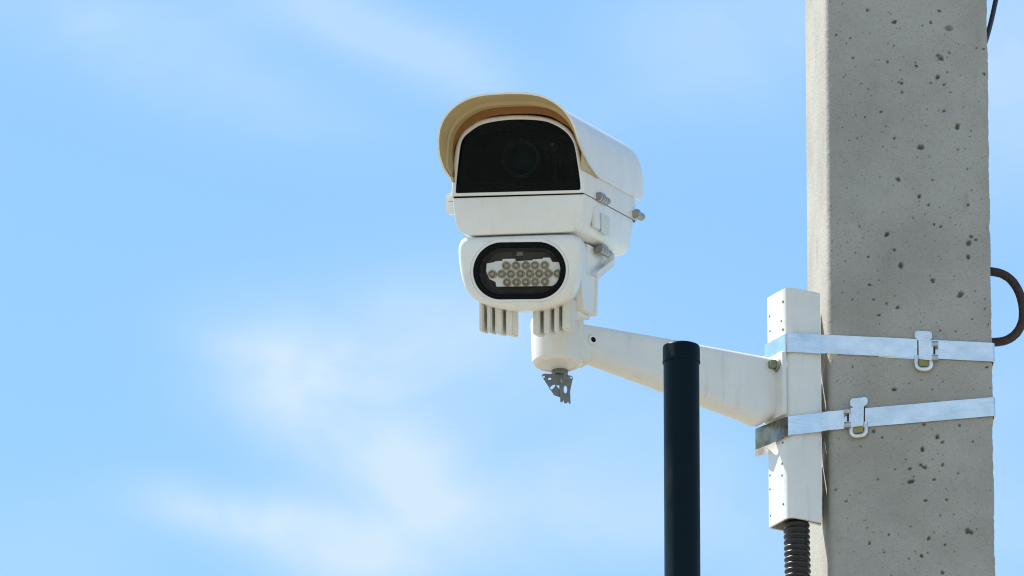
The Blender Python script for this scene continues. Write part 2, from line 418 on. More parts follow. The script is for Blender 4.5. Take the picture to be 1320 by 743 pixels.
# ------------------------------------------------------------------ concrete pole
PA, PB, PC, PD = (407, 0), (618.5, 0), (604, 205), (385, 205)        # plan in mm: x, depth behind Y0
PITS = """1118,13,3 1153,28,4.2 1148,18,1.6 1211,14,3 1223,36,6.5 1200,29,3 1189,33,2 1096,49,2 1091,56,1.6 1152,59,2 1144,80,2.5 1181,85,3 1213,75,5
1209,71,3.4 1224,68,2.2 1221,74,1.7 1209,99,4 1221,93,2.2 1200,107,2 1217,109,2.6 1162,107,3.2 1158,106,2 1163,119,2.8 1110,108,1.6 1119,115,1.6 1136,144,2.6 1115,151,2 1142,163,1.8
1217,143,3 1234,163,5 1194,162,1.6 1153,178,2.6 1105,178,1.8 1187,190,6.2 1158,231,4 1185,253,3.8 1197,264,2.6 1248,264,3 1269,95,3 1268,63,2.4 1225,119,2 1235,193,2 1247,218,2 1202,232,2 1204,289,2.6
1143,302,4.5 1153,322,3 1161,342,5 1119,331,2.5 1202,361,3.6 1203,364,2.4 1252,305,3.4 1249,313,5 1258,309,2.8 1248,331,4 1238,380,6 1121,367,3 1099,386,2 1126,386,2.4 1143,391,2.4 1157,396,3.4 1213,292,2.8 1177,281,2 1108,292,2
1133,406,2.8 1153,502,4 1099,473,2 1253,411,2 1212,426,2 1272,473,2.8 1202,502,1.8 1208,563,4.6 1215,570,3 1189,579,4.6 1237,548,2.6 1254,569,2 1126,556,3.4 1168,592,2 1191,547,3 1187,599,3.2
1192,602,4 1173,604,3.2 1173,621,4.4 1177,620,3 1204,618,3 1215,599,3 1235,610,2.2 1077,631,2.5 1193,645,3.2 1220,644,2.5 1174,679,2 1197,694,3.4 1146,689,2.5 1121,700,3 1140,712,2.1 1172,720,2.1 1188,717,3 1196,713,2 1215,738,3.4 1247,684,5 1252,686,4 1091,646,2.5 1218,702,2.5"""
def build_pole():
    top = empty('concrete_pole', 'grey pitted concrete utility pole carrying the camera bracket', 'pole', (0.51, Y0 + 0.1, 0))
    poly = [PA, PB, PC, PD]
    base = round_poly(poly, [11, 4, 8, 10], 6)
    prof = []; n = len(base)
    for i in range(n):
        a, b = Vector(base[i]), Vector(base[(i + 1) % n])
        front = min(a.y, b.y) < 14 and (a.y + b.y) / 2 < 12
        k = max(1, int(round((b - a).length / (1.25 if front else 25))))
        for j in range(k): prof.append(a.lerp(b, j / k))
    # outward normals
    m = len(prof); nrm = []
    for i in range(m):
        t = (prof[(i + 1) % m] - prof[i - 1]).normalized(); nrm.append(Vector((t.y, -t.x)))
    zs = [-0.3 + i * (ZC - 0.72 + 0.3) / 40 for i in range(40)]
    z = ZC - 0.72
    while z < ZC + 0.72: zs.append(z); z += 0.00125
    zs += [ZC + 0.77 + i * 0.05 for i in range(0, 45)]
    zlo, zhi = ZC - 0.71, ZC + 0.71
    pits = []
    for tok in PITS.split():
        px, py, r = (float(q) for q in tok.split(','))
        p = at(px, py, Y0); pits.append((p.x * 1000, p.z, r * 0.76))
    for _ in range(70):
        pits.append((random.uniform(412, 616), ZC + random.choice((-1, 1)) * random.uniform(0.43, 0.70), random.choice((1.6, 2, 2, 2.6, 3.4))))
    for _ in range(240):
        r = random.choice((0.7, 0.8, 0.9, 1.1, 1.3)) if random.random() < .95 else 1.8
        pits.append((random.uniform(412, 616), random.uniform(zlo, zhi), r))
    # bucket pits by z
    buckets = {}
    for pt in pits:
        for k in range(int((pt[1] - 0.011) * 100), int((pt[1] + 0.011) * 100) + 1): buckets.setdefault(k, []).append(pt)
    verts = []; pit_dark = []
    for z in zs:
        fine = zlo < z < zhi
        taper = 1.0 - (z - ZC) * 0.004
        bk = buckets.get(int(z * 100), ()) if fine else ()
        for p, q in zip(prof, nrm):
            x, y = p.x, p.y; d = 0.0; gr = 0.0
            if fine and y < 14:
                P = Vector((x * .012, y * .012, z * 12))
                d += noise.fractal(P * 1.5, 1.0, 2.0, 4) * 0.35 + noise.noise(Vector((x * .25, y * .25, z * 250))) * 0.16
                if x > 606:                       # the broken right edge
                    e = noise.noise(Vector((3.3, 1.1, z * 34))) + 0.7 * noise.noise(Vector((9.3, y * .1, z * 110))) + .4 * noise.noise(Vector((x * .3, y * .3, z * 300)))
                    ww = min(1, max(0, (x - 606) / 11.0))
                    d -= ww * (0.8 + max(-0.4, e * 1.3))
                if x < 420 and y < 14:
                    d -= 0.5 * max(0, noise.noise(Vector((5.5, 2.2, z * 60))))
                if y < 1.0:
                    for (cx, cz, r) in bk:
                        dx = x - cx; dz = (z - cz) * 1000
                        if abs(dx) < r * 1.5 and abs(dz) < r * 1.5:
                            ang = math.atan2(dz, dx)
                            rr = r * (1 + 0.42 * noise.noise(Vector((cx + 1.3 * math.cos(ang), cz * 900 + 1.3 * math.sin(ang), 1.1))) + .16 * math.sin(2 * ang + cx))
                            s = math.hypot(dx, dz * 1.0) / rr
                            if s < 1.0:
                                d -= min(4.5, r * 1.3) * (1 - s ** 4)
                                gr = max(gr, min(1, (1 - s) * 2.2) * (0.55 if r > 4.9 and int(cx) % 2 else 1.0))  # darker towards the middle of each pit
            verts.append((((x - 512) * taper + 512 + q.x * d) * MM - 0.51, (y + q.y * d) * MM - 0.1, z)); pit_dark.append(gr)
    faces = []
    for r in range(len(zs) - 1):
        a = r * m; b = a + m
        for i in range(m):
            j = (i + 1) % m; faces.append((a + i, a + j, b + j, b + i))
    faces.append(tuple(range(m - 1, -1, -1))); o = (len(zs) - 1) * m; faces.append(tuple(range(o, o + m)))
    me = bpy.data.meshes.new('shaft'); me.from_pydata(verts, [], faces); me.update()
    for p in me.polygons: p.use_smooth = abs(p.normal.z) < 0.9
    ga = me.attributes.new('pit_dark', 'FLOAT', 'POINT'); ga.data.foreach_set('value', pit_dark)
    link('shaft', me, M_conc, top)
    # rusty lifting loop cast into the right side
    bm = bmesh.new()
    pts = [at(x, y, Y0 + 0.09) - Vector((0.51, Y0 + 0.1, 0)) for x, y in ((1262, 349.5), (1279, 350.5), (1293, 354), (1305, 363), (1314, 378), (1318.5, 396), (1318, 414), (1311.5, 428), (1301, 437), (1287, 441), (1262, 441.5))]
    path = catmull(pts, 10)
    tube(bm, path, lambda i: 0.0058 * (1 + 0.06 * noise.noise(Vector((i * .37, 0, 2)))), 18)
    finish(bm, 'lifting_loop', M_rust, top)
    return top
pole = build_pole()

# ------------------------------------------------------------------ bracket, arm, joint
BETA = R_(30)
n2 = Vector((-math.cos(BETA), -math.sin(BETA), 0))        # the way the arm points
u2 = Vector((-math.sin(BETA), math.cos(BETA), 0))         # along the bracket's left face, away from us
K = at(1014.8, 371.5, Y0 - 0.022); K.z = 0                   # front edge of the back channel
def zat(py, pt):                                           # height above which the plan point pt shows at image row py
    d0 = Vector((pt.x, pt.y, 0)); t = (d0.y - CAM.y)
    v = (371.5 - py) / FPX
    # solve (z-1.6): ratio up/forward
    c, s = math.cos(PITCH), math.sin(PITCH)
    return CAM.z + t * (s + v * c) / (c - v * s)
MB = empty('camera_mounting_bracket', 'white wedge shaped mounting arm with tall channel strapped to the concrete pole', 'bracket', (K.x, K.y, zat(520, K)))
MBl = Vector(MB.location)
def Wb(p): return Vector(p) - MBl
# back channel: C section in plan, open to the pole
def chan_pt(a, b): return K + u2 * (a * MM) - n2 * (b * MM)          # a along the left face, b back towards the pole
outer = [(0, 49.5), (0, 0), (54, 0), (54, 44)]
def chan_ring(z0, ztop):
    ou = []; w_ = 3.0
    def arc(cx, cy, r, a0, a1, k=7): return [(cx + r * math.cos(R_(a0 + (a1 - a0) * i / k)), cy + r * math.sin(R_(a0 + (a1 - a0) * i / k))) for i in range(k + 1)]
    ou += [(0, 49.5)] + arc(11, 11, 11, 180, 250) + [(14, 0.15)] + arc(48, 6, 6, 270, 360) + [(54, 44)]
    inn = [(54 - w_, 44)] + arc(48, 6, 6 - w_, 360, 270) + [(14, w_)] + arc(11, 11, 11 - w_, 250, 180) + [(w_, 49.5)]
    return ou + inn
ring2 = chan_ring(0, 0)
zt, zb = zat(369.5, K), zat(666, K)
bm = bmesh.new()
loft(bm, [[Wb(chan_pt(a, b) + Vector((0, 0, z))) for a, b in ring2] for z in (zb, zb + .0008, zt - .0008, zt)])
channel = finish(bm, 'back_channel', M_mount, MB)
for (px, py) in ((1009, 389), (992, 408), (1007, 414), (992.5, 427), (1009, 425), (1009, 571), (1008, 598), (1008, 613), (992.5, 613), (992.5, 631), (1009.5, 650), (993, 665)):
    d = ray(px, py)
    # hit the left face plane
    t = (K - CAM).dot(n2) / d.dot(n2); p = CAM + d * t
    bm = bmesh.new()
    Mx = Matrix.Translation(Wb(p)) @ n2.to_track_quat('Z', 'Y').to_matrix().to_4x4()
    lathe(bm, [(0.0016, -.001), (0.0016, .0001), (0.0013, .00025)], Mx, 12)
    finish(bm, 'screw', M_screw, channel)
# arm
mid = K + u2 * 0.036
AW0, AW1 = 0.036, 0.034
CUP = mid + n2 * 0.3215                                       # axis of the joint cup
side = Vector((-n2.y, n2.x, 0)); side = side if side.y < 0 else -side   # towards the viewer
def sec(c, w_, zt_, zb_, rt, rb):
    h = [(-w_ / 2, zt_), (w_ / 2, zt_), (w_ / 2, zb_), (-w_ / 2, zb_)]
    q = round_poly(h, [rt, rt, rb, rb], 6)
    return [Wb(c + side * a + Vector((0, 0, b))) for a, b in q]
bm = bmesh.new()
def zside(py, c, w_): return zat(py, c + side * (w_ / 2))
sections = []
for f, ytop, ybot in ((0.0, 460, 542), (0.03, 457.8, 547.5), (0.06, 456.0, 551.5), (0.085, 454.7, 551), (0.12, 453, 546), (0.2, 449, 537.8), (0.5, 433.5, 507), (0.8, 419, 476.5), (0.93, 413, 463)):
    c = mid + n2 * (0.004 + f * 0.318); w_ = AW0 + (AW1 - AW0) * f
    sections.append(sec(c, w_, zside(ytop, c, w_), zat(ybot, c - side * (w_ / 4)), 0.0155, 0.0172))
loft(bm, sections)
arm = finish(bm, 'arm', M_mount, MB, angle=50)
# flange at the wall end of the arm
bm = bmesh.new()
Mf = Matrix((( u2.x, -n2.x, 0, 0), (u2.y, -n2.y, 0, 0), (0, 0, 1, 0), (0, 0, 0, 1)))
def fl(a, b, z): return Wb(chan_pt(a, b) + Vector((0, 0, z)))
fz0, fz1 = zat(534, K), zat(452, K)
rp = round_poly([(3, fz0), (3, fz1), (51, fz1), (51, fz0)], 0.004, 4)
rp = round_poly([(3, fz0 * 1000), (3, fz1 * 1000), (51, fz1 * 1000), (51, fz0 * 1000)], 4, 4)
loft(bm, [[fl(a, b, z / 1000) for a, z in rp] for b in (-6.5, -0.3)])
finish(bm, 'arm_flange', M_mount, MB)
# pads added to block sun in the gap between channel and pole
for ya, yb in ((372, 447), (462, 508), (517, 556), (570, 648)):
    bm = bmesh.new()
    a = chan_pt(50, 42); b = chan_pt(53.5, 42); pe = Vector(((397) * MM, Y0 + .072, 0)); pe2 = Vector((397.6 * MM, Y0 + .066, 0))
    z0_, z1_ = zat(yb, K), zat(ya, K)
    loft(bm, [[Wb(q + Vector((0, 0, z))) for q in (a, pe2, pe, b)] for z in (z0_, z1_)])
    finish(bm, 'sun_blocker', M_mount, MB)
# fixing bolt by the flange
d = ray(995.5, 470); pl = K + n2 * 0.014
t = (pl - CAM).dot(n2) / d.dot(n2); p = CAM + d * t
Q = n2.to_track_quat('Z', 'Y').to_matrix().to_4x4()
bm = bmesh.new(); lathe(bm, [(0.0062, -.004), (0.0062, 0.003), (0.0055, .0042)], Matrix.Translation(Wb(p)) @ Q, 6); bo = finish(bm, 'fixing_bolt', M_bolt, MB)
bm = bmesh.new(); lathe(bm, [(0.0088, -.0072), (0.0088, -.0052), (0.0068, -.0042), (.0068, -.003)], Matrix.Translation(Wb(p)) @ Q, 24); finish(bm, 'washer', M_steel, bo)
bm = bmesh.new(); lathe(bm, [(0.0125, -.016), (0.0115, -.008), (0.0105, -.0075)], Matrix.Translation(Wb(p)) @ Q, 24); finish(bm, 'bolt_boss', M_mount, MB)
# side screw on the arm
cS = mid + n2 * 0.287 + side * (AW1 / 2 + .0008)
sQ = side.to_track_quat('Z', 'Y').to_matrix().to_4x4()
d = ray(764, 438.5); t = (cS - CAM).dot(side) / d.dot(side); p = CAM + d * t
bm = bmesh.new(); lathe(bm, [(0.0078, -.004), (0.0072, 0.0012), (0.0062, .002), (.0036, .002), (.0033, -.002)], Matrix.Translation(Wb(p)) @ sQ, 28); ss = finish(bm, 'set_screw', M_mount, MB)
bm = bmesh.new(); lathe(bm, [(0.0036, -.003), (0.0035, 0.0016)], Matrix.Translation(Wb(p)) @ sQ, 20); finish(bm, 'socket', M_black, ss)
# joint cup
zc0, zc1 = zat(471, CUP), zat(413, CUP)
bm = bmesh.new()
h = zc1 - zc0
lathe(bm, [(0.010, .0005), (0.0235, .0003), (0.0245, -.0006), (0.0285, -.0002), (0.0308, .0020), (0.0321, .0034), (0.0325, .0060), (0.0335, h * .6), (0.0343, h - .005), (0.0336, h - .0015), (0.031, h), (0.012, h)], Matrix.Translation(Wb(Vector((CUP.x, CUP.y, zc0)))), 64)
cup = finish(bm, 'joint_cup', M_mount, MB, angle=24)
bm = bmesh.new()
lathe(bm, [(0.021, h - .002), (0.021, h + .010), (0.0195, h + .0115)], Matrix.Translation(Wb(Vector((CUP.x, CUP.y, zc0)))), 40)
finish(bm, 'pivot_disc', M_mount, MB)
# neck running from the cup into the arm
bm = bmesh.new()
ctop = Vector((CUP.x, CUP.y, 0))
loft(bm, [sec(ctop - n2 * a, w_, zc0 + b, zc0 + c, .006, .010) for a, w_, b, c in ((0.004, .040, h - .004, .012), (0.026, .038, h - .005, .0085), (0.040, .0345, h - .0065, .006))])
finish(bm, 'neck', M_mount, MB, angle=50)

# hanging clip plates under the cup
CL = empty('cable_clip', 'dull grey perforated metal clip hanging under the white joint cup', 'clip', (CUP.x, CUP.y, zc0 - 0.04))
def clipM(Y):                       # plate in the plane y = Y; outlines given in photo pixels relative to 718,500
    o = at(718, 500, Y) - Vector(CL.location); s = (16.0 * MM) / 16 * 0.99
    return Matrix.Translation(o) @ Matrix(((s, 0, 0, 0), (0, 0, -1, 0), (0, s / math.cos(PITCH), 0, 0), (0, 0, 0, 1)))
Yc = CUP.y
left = [(698, 484.5), (700.5, 482.2), (707, 482.3), (722, 483.5), (724, 500), (724, 511), (722.5, 512.5), (714, 509.5), (706, 497)]
holes = [circle(700.8, 486.2, 1.4, 1.6), circle(708.6, 488.7, 2.3, 1.6, rot=-.2), circle(712, 499.5, 2.0, 4.6, rot=.85), [(716.5, 497), (721, 497), (721, 502)]]
tr = lambda o: [(x - 718, 500 - y) for x, y in o]
plate2d('slanted_plate', [tr(round_poly(left, 1.2, 3))] + [tr(hh) for hh in holes], 0.0014, M_darkgalv, clipM(Yc + .0150), CL)
right = [(726, 483), (737, 485), (738.6, 487), (735, 504), (735.5, 520.5), (733.5, 520.6), (732.2, 517.3), (731, 519.8), (727.5, 520), (726, 515.8), (725, 518.6), (722.3, 518.6), (721.5, 501)]
plate2d('toothed_plate', [tr(round_poly(right, [1.5, 1.5, 1.2, 2, .4, .4, .6, .6, .6, .6, .6, .6, 2], 3)), tr(circle(728.8, 502.5, 2.3, 5.0)), tr(circle(736, 487.2, 1.3, 1.3))], 0.0014, M_darkgalv, clipM(Yc + .0110), CL)
bm = bmesh.new()
lathe(bm, [(0.0105, -.0002), (0.0105, -.006), (0.0065, -.0065), (0.0065, -.010), (.0055, -.011)], Matrix.Translation(Vector((CUP.x + .003, CUP.y + .0225, zc0)) - Vector(CL.location)), 32)
finish(bm, 'threaded_boss', M_darkgalv, CL)

# ------------------------------------------------------------------ steel straps
def ribbon(name, plan, zfun, hgt, th, mat, parent, org, twist=None):
    pts = [Vector((p[0], p[1])) for p in plan]; n = len(pts)
    rings = []
    for i in range(n):
        t = (pts[(i + 1) % n] - pts[i - 1]).normalized(); q = Vector((t.y, -t.x))
        a = pts[i]; b = pts[i] + q * th
        zz = zfun(a.x, a.y)
        lean = twist(a.x, a.y) if twist else Vector((0, 0))
        a2 = a + lean; b2 = b + lean
        wob = 0.25 * noise.noise(Vector((a.x * .02, a.y * .02, hgt)))
        rings.append([Vector((a.x, Y0 * 1000 + a.y, ZC * 1000 + zz + wob)) * MM - org, Vector((b.x, Y0 * 1000 + b.y, ZC * 1000 + zz + wob)) * MM - org,
                      Vector((b2.x, Y0 * 1000 + b2.y, ZC * 1000 + zz + wob - hgt)) * MM - org, Vector((a2.x, Y0 * 1000 + a2.y, ZC * 1000 + zz + wob - hgt)) * MM - org])
    bm = bmesh.new()
    vs = [[bm.verts.new(p) for p in r] for r in rings]
    for i in range(n):
        a, b = vs[i], vs[(i + 1) % n]
        for k in range(4): bm.faces.new((a[k], a[(k + 1) % 4], b[(k + 1) % 4], b[k]))
    return finish(bm, name, mat, parent, angle=25)
Kp = Vector((K.x * 1000, (K.y - Y0) * 1000)); uu = Vector((u2.x, u2.y)); nn = Vector((n2.x, n2.y))
def densify(poly, rad, step=6):
    r = round_poly(poly, rad, 6); out = []
    for i in range(len(r)):
        a, b = Vector(r[i]), Vector(r[(i + 1) % len(r)]); k = max(1, int((b - a).length / step))
        out += [a.lerp(b, j / k) for j in range(k)]
    return out
def strap_plan(kind):
    k0 = Kp + nn * 1.0 - uu * 1.0
    pts = [(k0.x, k0.y), (398, -2.6), (408, -1.2), (619.7, -1.2), (606, 206.5), (384, 206.5)]; rad = [7, 10, 10, 3, 8, 8]
    if kind == 'snug':
        f = Kp + uu * 54.9 + nn * 1.0; pts.append((f.x, f.y)); rad.append(4)
    else:
        f0 = Kp + uu * 55.5 - nn * 8; f1 = Kp + uu * 78 + nn * 2; f2 = Kp + uu * 54 + nn * 15.5
        for f, r in ((f0, 4), (f1, 3), (f2, 4)): pts.append((f.x, f.y)); rad.append(r)
    return densify(pts, rad)
def buckle(S, org, xs, parent, yb, mirror):
    # xs: list of photo outlines; all sit on the strap's face
    def P(px, py, dep): return at(px, py, Y0 - dep * MM) - org
    def slab(bm, outline, d0, d1):
        loft(bm, [[P(x, y, d) for x, y in outline] for d in (d0, d1)])
    cx, cy, sl = S
    sg = -1 if mirror else 1
    def T(dx, dy): return (cx + sg * dx, cy + dy + sl * sg * dx)
    hk = round_poly([T(-12, -24.5), T(10.5, -24.5), T(10.5, -15), T(6.5, -13), T(6.5, 0), T(-7, 0), T(-7, -13), T(-12, -15.5)], [4.5, 4.5, 3, 2, 0, 0, 2, 3], 4)
    bm = bmesh.new(); slab(bm, hk, 1.4, 4.4); b = finish(bm, 'hook_tab', M_buckle, parent)
    bm = bmesh.new()
    bo_ = round_poly([T(-6.5, -12), T(12, -12.5), T(12, 12.5), T(-6.5, 12)], 1.5, 3)
    loft(bm, [[P(x, y, 2.4) for x, y in bo_], [P(x, y, 4.6 + 0.32 * (sg * (x - cx) + 6.5)) for x, y in bo_]])
    finish(bm, 'clamp_body', M_buckle, parent)
    bm = bmesh.new(); slab(bm, [T(-8.6, -12.6), T(-6.9, -12.6), T(-6.9, 15.5), T(-8.6, 15.5)], 1.2, 3.4); finish(bm, 'edge_shade', M_cavity, parent)  # dark strip painted in for the shade at the strap's edge
    bm = bmesh.new(); slab(bm, [T(11.8, -8), T(17.5, -7.6), T(17.5, 8), T(11.8, 8.4)], 1.3, 4.0); finish(bm, 'hinge_plate', M_buckle, parent)
    bm = bmesh.new(); slab(bm, [T(12.2, -3.4), T(14.6, -3.4), T(14.6, 4), T(12.2, 4)], 3.9, 5.5); finish(bm, 'lug_gap_shade', M_cavity, parent)  # dark slab stands for the shaded gap between the lugs
    for dy in (-8.0, 9.6):
        bm = bmesh.new(); a_, b_ = P(*T(9.8, dy), 8.5), P(*T(18.4, dy - .5), 8.5)
        tube(bm, [a_, a_.lerp(b_, .5), b_], 0.0041, 18); finish(bm, 'lug', M_lug, parent)
    bm = bmesh.new()
    path = [P(*T(-9.6, 8), 4), P(*T(-9.8, 18), 4.6), P(*T(-8.2, 22.6), 4.8), P(*T(-4, 24.6), 5), P(*T(3, 24.6), 5), P(*T(7.4, 22.4), 4.8), P(*T(9.2, 18), 4.6), P(*T(9, 8), 4)]
    tube(bm, catmull(path, 6), 0.0031, 12); finish(bm, 'tension_ring', M_buckle, parent)
    bm = bmesh.new(); slab(bm, round_poly([T(-6.2, 12.2), T(6, 12.2), T(6, 20.5), T(-6.2, 20.5)], 1.5, 3), 1.3, 3.8); finish(bm, 'wedge', M_brass, parent)
def make_strap(label, zfun, kind, S, mirror, tail):
    org = Vector((0.5, Y0, ZC + zfun(500, 0) * MM))
    e = empty('steel_strap', label, 'strap', org, group='steel straps round the pole')
    bd = ribbon('band', strap_plan(kind), zfun, 25.5, 1.5, M_galv, e, org, (lambda x, y: Vector((0, 7 * max(0, min(1, (352 - x) / 20))))) if kind == 'loose' else None)
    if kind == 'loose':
        bd.data.materials.append(M_darkreflect)
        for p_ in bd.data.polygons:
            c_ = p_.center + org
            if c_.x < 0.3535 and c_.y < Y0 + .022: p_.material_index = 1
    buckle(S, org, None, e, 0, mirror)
    if tail:
        bm = bmesh.new()
        loft(bm, [[at(x, y, Y0 - d * MM) - org for x, y in ((1131, 457.0), (1182, 459.5), (1182, 463.2), (1133, 460.6))] for d in (0.4, 1.1)])
        finish(bm, 'loose_tail', M_galv, e)
def z_up(x, y):
    return -64.9 - 0.052 * (x - 405) if x > 405 else (-70.2 + 0.104 * (x - 354) if x > 354 else -70.2)
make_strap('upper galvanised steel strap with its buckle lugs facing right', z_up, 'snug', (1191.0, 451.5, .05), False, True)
def z_low(x, y):
    return -169.7 + 0.092 * (x - 405) if x > 405 else (-184 + 0.28 * (x - 354) if x > 354 else -184 + 0.07 * (x - 354))
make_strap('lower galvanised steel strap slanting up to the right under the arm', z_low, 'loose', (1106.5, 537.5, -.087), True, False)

# ------------------------------------------------------------------ surveillance camera
PAN, TILT, ROLL = R_(12), R_(14), R_(2.5)
yv = Vector((math.sin(PAN) * math.cos(TILT), math.cos(PAN) * math.cos(TILT), math.sin(TILT)))
xv = Vector((math.cos(PAN), -math.sin(PAN), 0)); zv = xv.cross(yv)
xr = xv * math.cos(ROLL) - zv * math.sin(ROLL); zr = xr.cross(yv)
YH = CUP.y - 0.195
ORG = at(667.5, 252, YH)
HM = Matrix(((xr.x, yv.x, zr.x, ORG.x), (xr.y, yv.y, zr.y, ORG.y), (xr.z, yv.z, zr.z, ORG.z), (0, 0, 0, 1)))
HI = HM.inverted()
SC = empty('surveillance_camera', 'white hooded traffic camera with dark window and infrared lamp beneath it', 'camera', mat=HM)
def loc(px, py, yo=0.0):               # housing coordinates (mm) of the pixel on the plane yo mm behind the front
    o = HI @ CAM; d = HI.to_3x3() @ ray(px, py)
    t = (yo * MM - o.y) / d.y
    q = o + d * t
    return (q.x / MM, q.z / MM)
def hv(x, y, z): return Vector((x * MM, y * MM, z * MM))

# --- upper shell with the front frame
fr_out = [(581.5, 253.8), (582, 240), (583.5, 216), (586, 195), (589.5, 182), (594, 173), (602, 163.5), (617, 155), (639, 150), (669, 148), (698, 150), (718, 156), (732, 165.5), (740, 176.5), (745, 190), (748.5, 207), (751.5, 228), (753.3, 249)]
fr_in = [(588.6, 249.2), (587.3, 247.5), (588.5, 230), (591, 206), (593.6, 187), (597, 178.5), (603.5, 171.6), (620, 161), (645, 155.6), (672, 154), (700, 156), (714.7, 161), (726.6, 168), (735.2, 177), (740.5, 188.5), (744.3, 210), (747, 228), (748.3, 242.5), (746.5, 245.2)]
fo = [loc(*p) for p in fr_out]; fi = [loc(*p) for p in fr_in]
def resample(pts, n, closed=True):
    P = [Vector(p) for p in pts]; segs = len(P) if closed else len(P) - 1
    Ls = [(P[(i + 1) % len(P)] - P[i]).length for i in range(segs)]; tot = sum(Ls); out = []; acc = 0; i = 0
    for k in range(n):
        s = tot * k / (n if closed else n - 1)
        while i < segs - 1 and acc + Ls[i] < s - 1e-9: acc += Ls[i]; i += 1
        out.append(tuple(P[i].lerp(P[(i + 1) % len(P)], min(1, (s - acc) / Ls[i]))))
    return out
def arc_of(pts):                       # smooth the open arch, keep the flat bottom
    c = catmull([Vector(p) for p in pts], 6); return [tuple(p) for p in c]
NR = 120
fo_s = resample(arc_of(fo), NR, False); fi_s = resample(arc_of(fi), NR, False)
def ring3(pts, y): return [hv(x, y, z) for x, z in pts]
cen = (sum(p[0] for p in fo_s) / NR, sum(p[1] for p in fo_s) / NR)
def shrink(pts, d): return offset_poly(pts, d)
bm = bmesh.new()
rings = [ring3(fo_s, 345), ring3(fo_s, 3.0), ring3(shrink(fo_s, .5), 1.2), ring3(shrink(fo_s, 1.6), 0.2), ring3(shrink(fo_s, 2.6), 0.0),
         ring3(shrink(fi_s, -.6), 0.0), ring3(fi_s, 0.5), ring3(fi_s, 4.0), ring3(fi_s, 110)]
loft(bm, rings, True, False)
upper = finish(bm, 'upper_housing', M_white, SC, angle=40)
# dark inside of the upper housing
bm = bmesh.new()
loft(bm, [ring3(shrink(fi_s, .4), 3.2), ring3(shrink(fi_s, .4), 109.5)], False, True)
finish(bm, 'interior', M_cavity, upper)
# black printed border and the pane
inner_vis = [(602, 237.8), (603.5, 216), (606, 192), (611, 181.5), (626, 172), (650, 167), (672, 165.5), (698, 167), (715, 172), (727, 181), (732, 195), (734.5, 212), (736, 234)]
iv = [loc(*p) for p in inner_vis]; iv_s = resample(arc_of(iv), NR, False)
bm = bmesh.new()
loft(bm, [ring3(shrink(fi_s, .15), 2.6), ring3(shrink(fi_s, .15), 1.7), ring3(iv_s, 1.7), ring3(iv_s, 2.6), ring3(shrink(fi_s, .15), 2.6)], False, False)
finish(bm, 'window_border', M_black, upper)
bm = bmesh.new()
loft(bm, [ring3(shrink(fi_s, .1), 1.5), ring3(shrink(fi_s, .1), 1.2)])
finish(bm, 'window_pane', M_glass, upper)
# lens behind the pane
lx, lz = loc(672, 205, 45)
bm = bmesh.new()
Ml = Matrix.Translation(hv(lx, 45, lz)) @ Matrix.Rotation(math.pi / 2, 4, 'X')
lathe(bm, [(0.026, -.06), (0.026, 0), (0.0245, .002), (0.0215, .002), (0.020, -.004), (0.0185, -.004)], Ml, 56, False)
finish(bm, 'lens_barrel', M_lensmetal, SC)
bm = bmesh.new()
lathe(bm, [(0.0192, -.0045), (0.016, -.0022), (0.011, -.0004), (0.005, .0006), (0.0008, .0008)], Ml, 48)
finish(bm, 'lens', M_lensglass, SC)
bm = bmesh.new()
for a, b, c, d in ((592, 602, 236, 242), ):
    pass
x0, z0 = loc(700, 214, 60); 
box(bm, hv(x0 + 10, 70, z0 - 36), hv(x0 + 16, 100, z0 + 22), .002)
box(bm, hv(-68, 60, 8), hv(62, 100, 14), .002)
box(bm, hv(-20, 62, 62), hv(40, 100, 78), .002)
finish(bm, 'camera_module', M_lensmetal, SC)
for (px, py) in ((671, 181), (712, 186)):
    a, b = loc(px, py, 44); bm = bmesh.new()
    lathe(bm, [(0.0022, -.010), (0.0022, 0), (0.0014, .0008)], Matrix.Translation(hv(a, 44, b)) @ Matrix.Rotation(math.pi / 2, 4, 'X'), 12)
    finish(bm, 'screw', M_steel, SC)

# --- lower shell
lo_out = [(582.8, 255.4), (584, 268), (585.5, 280), (588, 291), (592, 298.5), (599, 302.6), (608, 303.3), (667, 301.2), (730, 299.0), (739, 297.6), (744.5, 293.6), (747.8, 286), (750, 275), (752, 262), (753.2, 250.2)]
lo = resample([loc(*p) for p in lo_out], 90, True)
bm = bmesh.new()
loft(bm, [ring3(shrink(lo, 2.2), 0.6), ring3(shrink(lo, 1.0), 0.9), ring3(shrink(lo, .3), 1.8), ring3(lo, 3.4), ring3(lo, 318), ring3(shrink(lo, 2), 330), ring3(shrink(lo, 7), 336)])
lower = finish(bm, 'lower_housing', M_white, SC, angle=45)
# gasket in the seam, ribs and boss of the right flank
bm = bmesh.new()
gk = [loc(583.5, 254.6), loc(752.2, 249.7)]
box(bm, hv(gk[0][0] + 1.0, 2.0, gk[0][1] - 1.4), hv(gk[1][0] - .6, 343, gk[0][1] + 1.4))
finish(bm, 'seam_gasket', M_black, SC)
bm = bmesh.new()
box(bm, hv(81, 66, -36), hv(86.2, 104, -9), .0025)
finish(bm, 'hinge_boss', M_white, lower)
bm = bmesh.new()
box(bm, hv(84.6, 112, -38), hv(85.3, 165, -13), .0003)
finish(bm, 'sticker', M_sticker, lower)
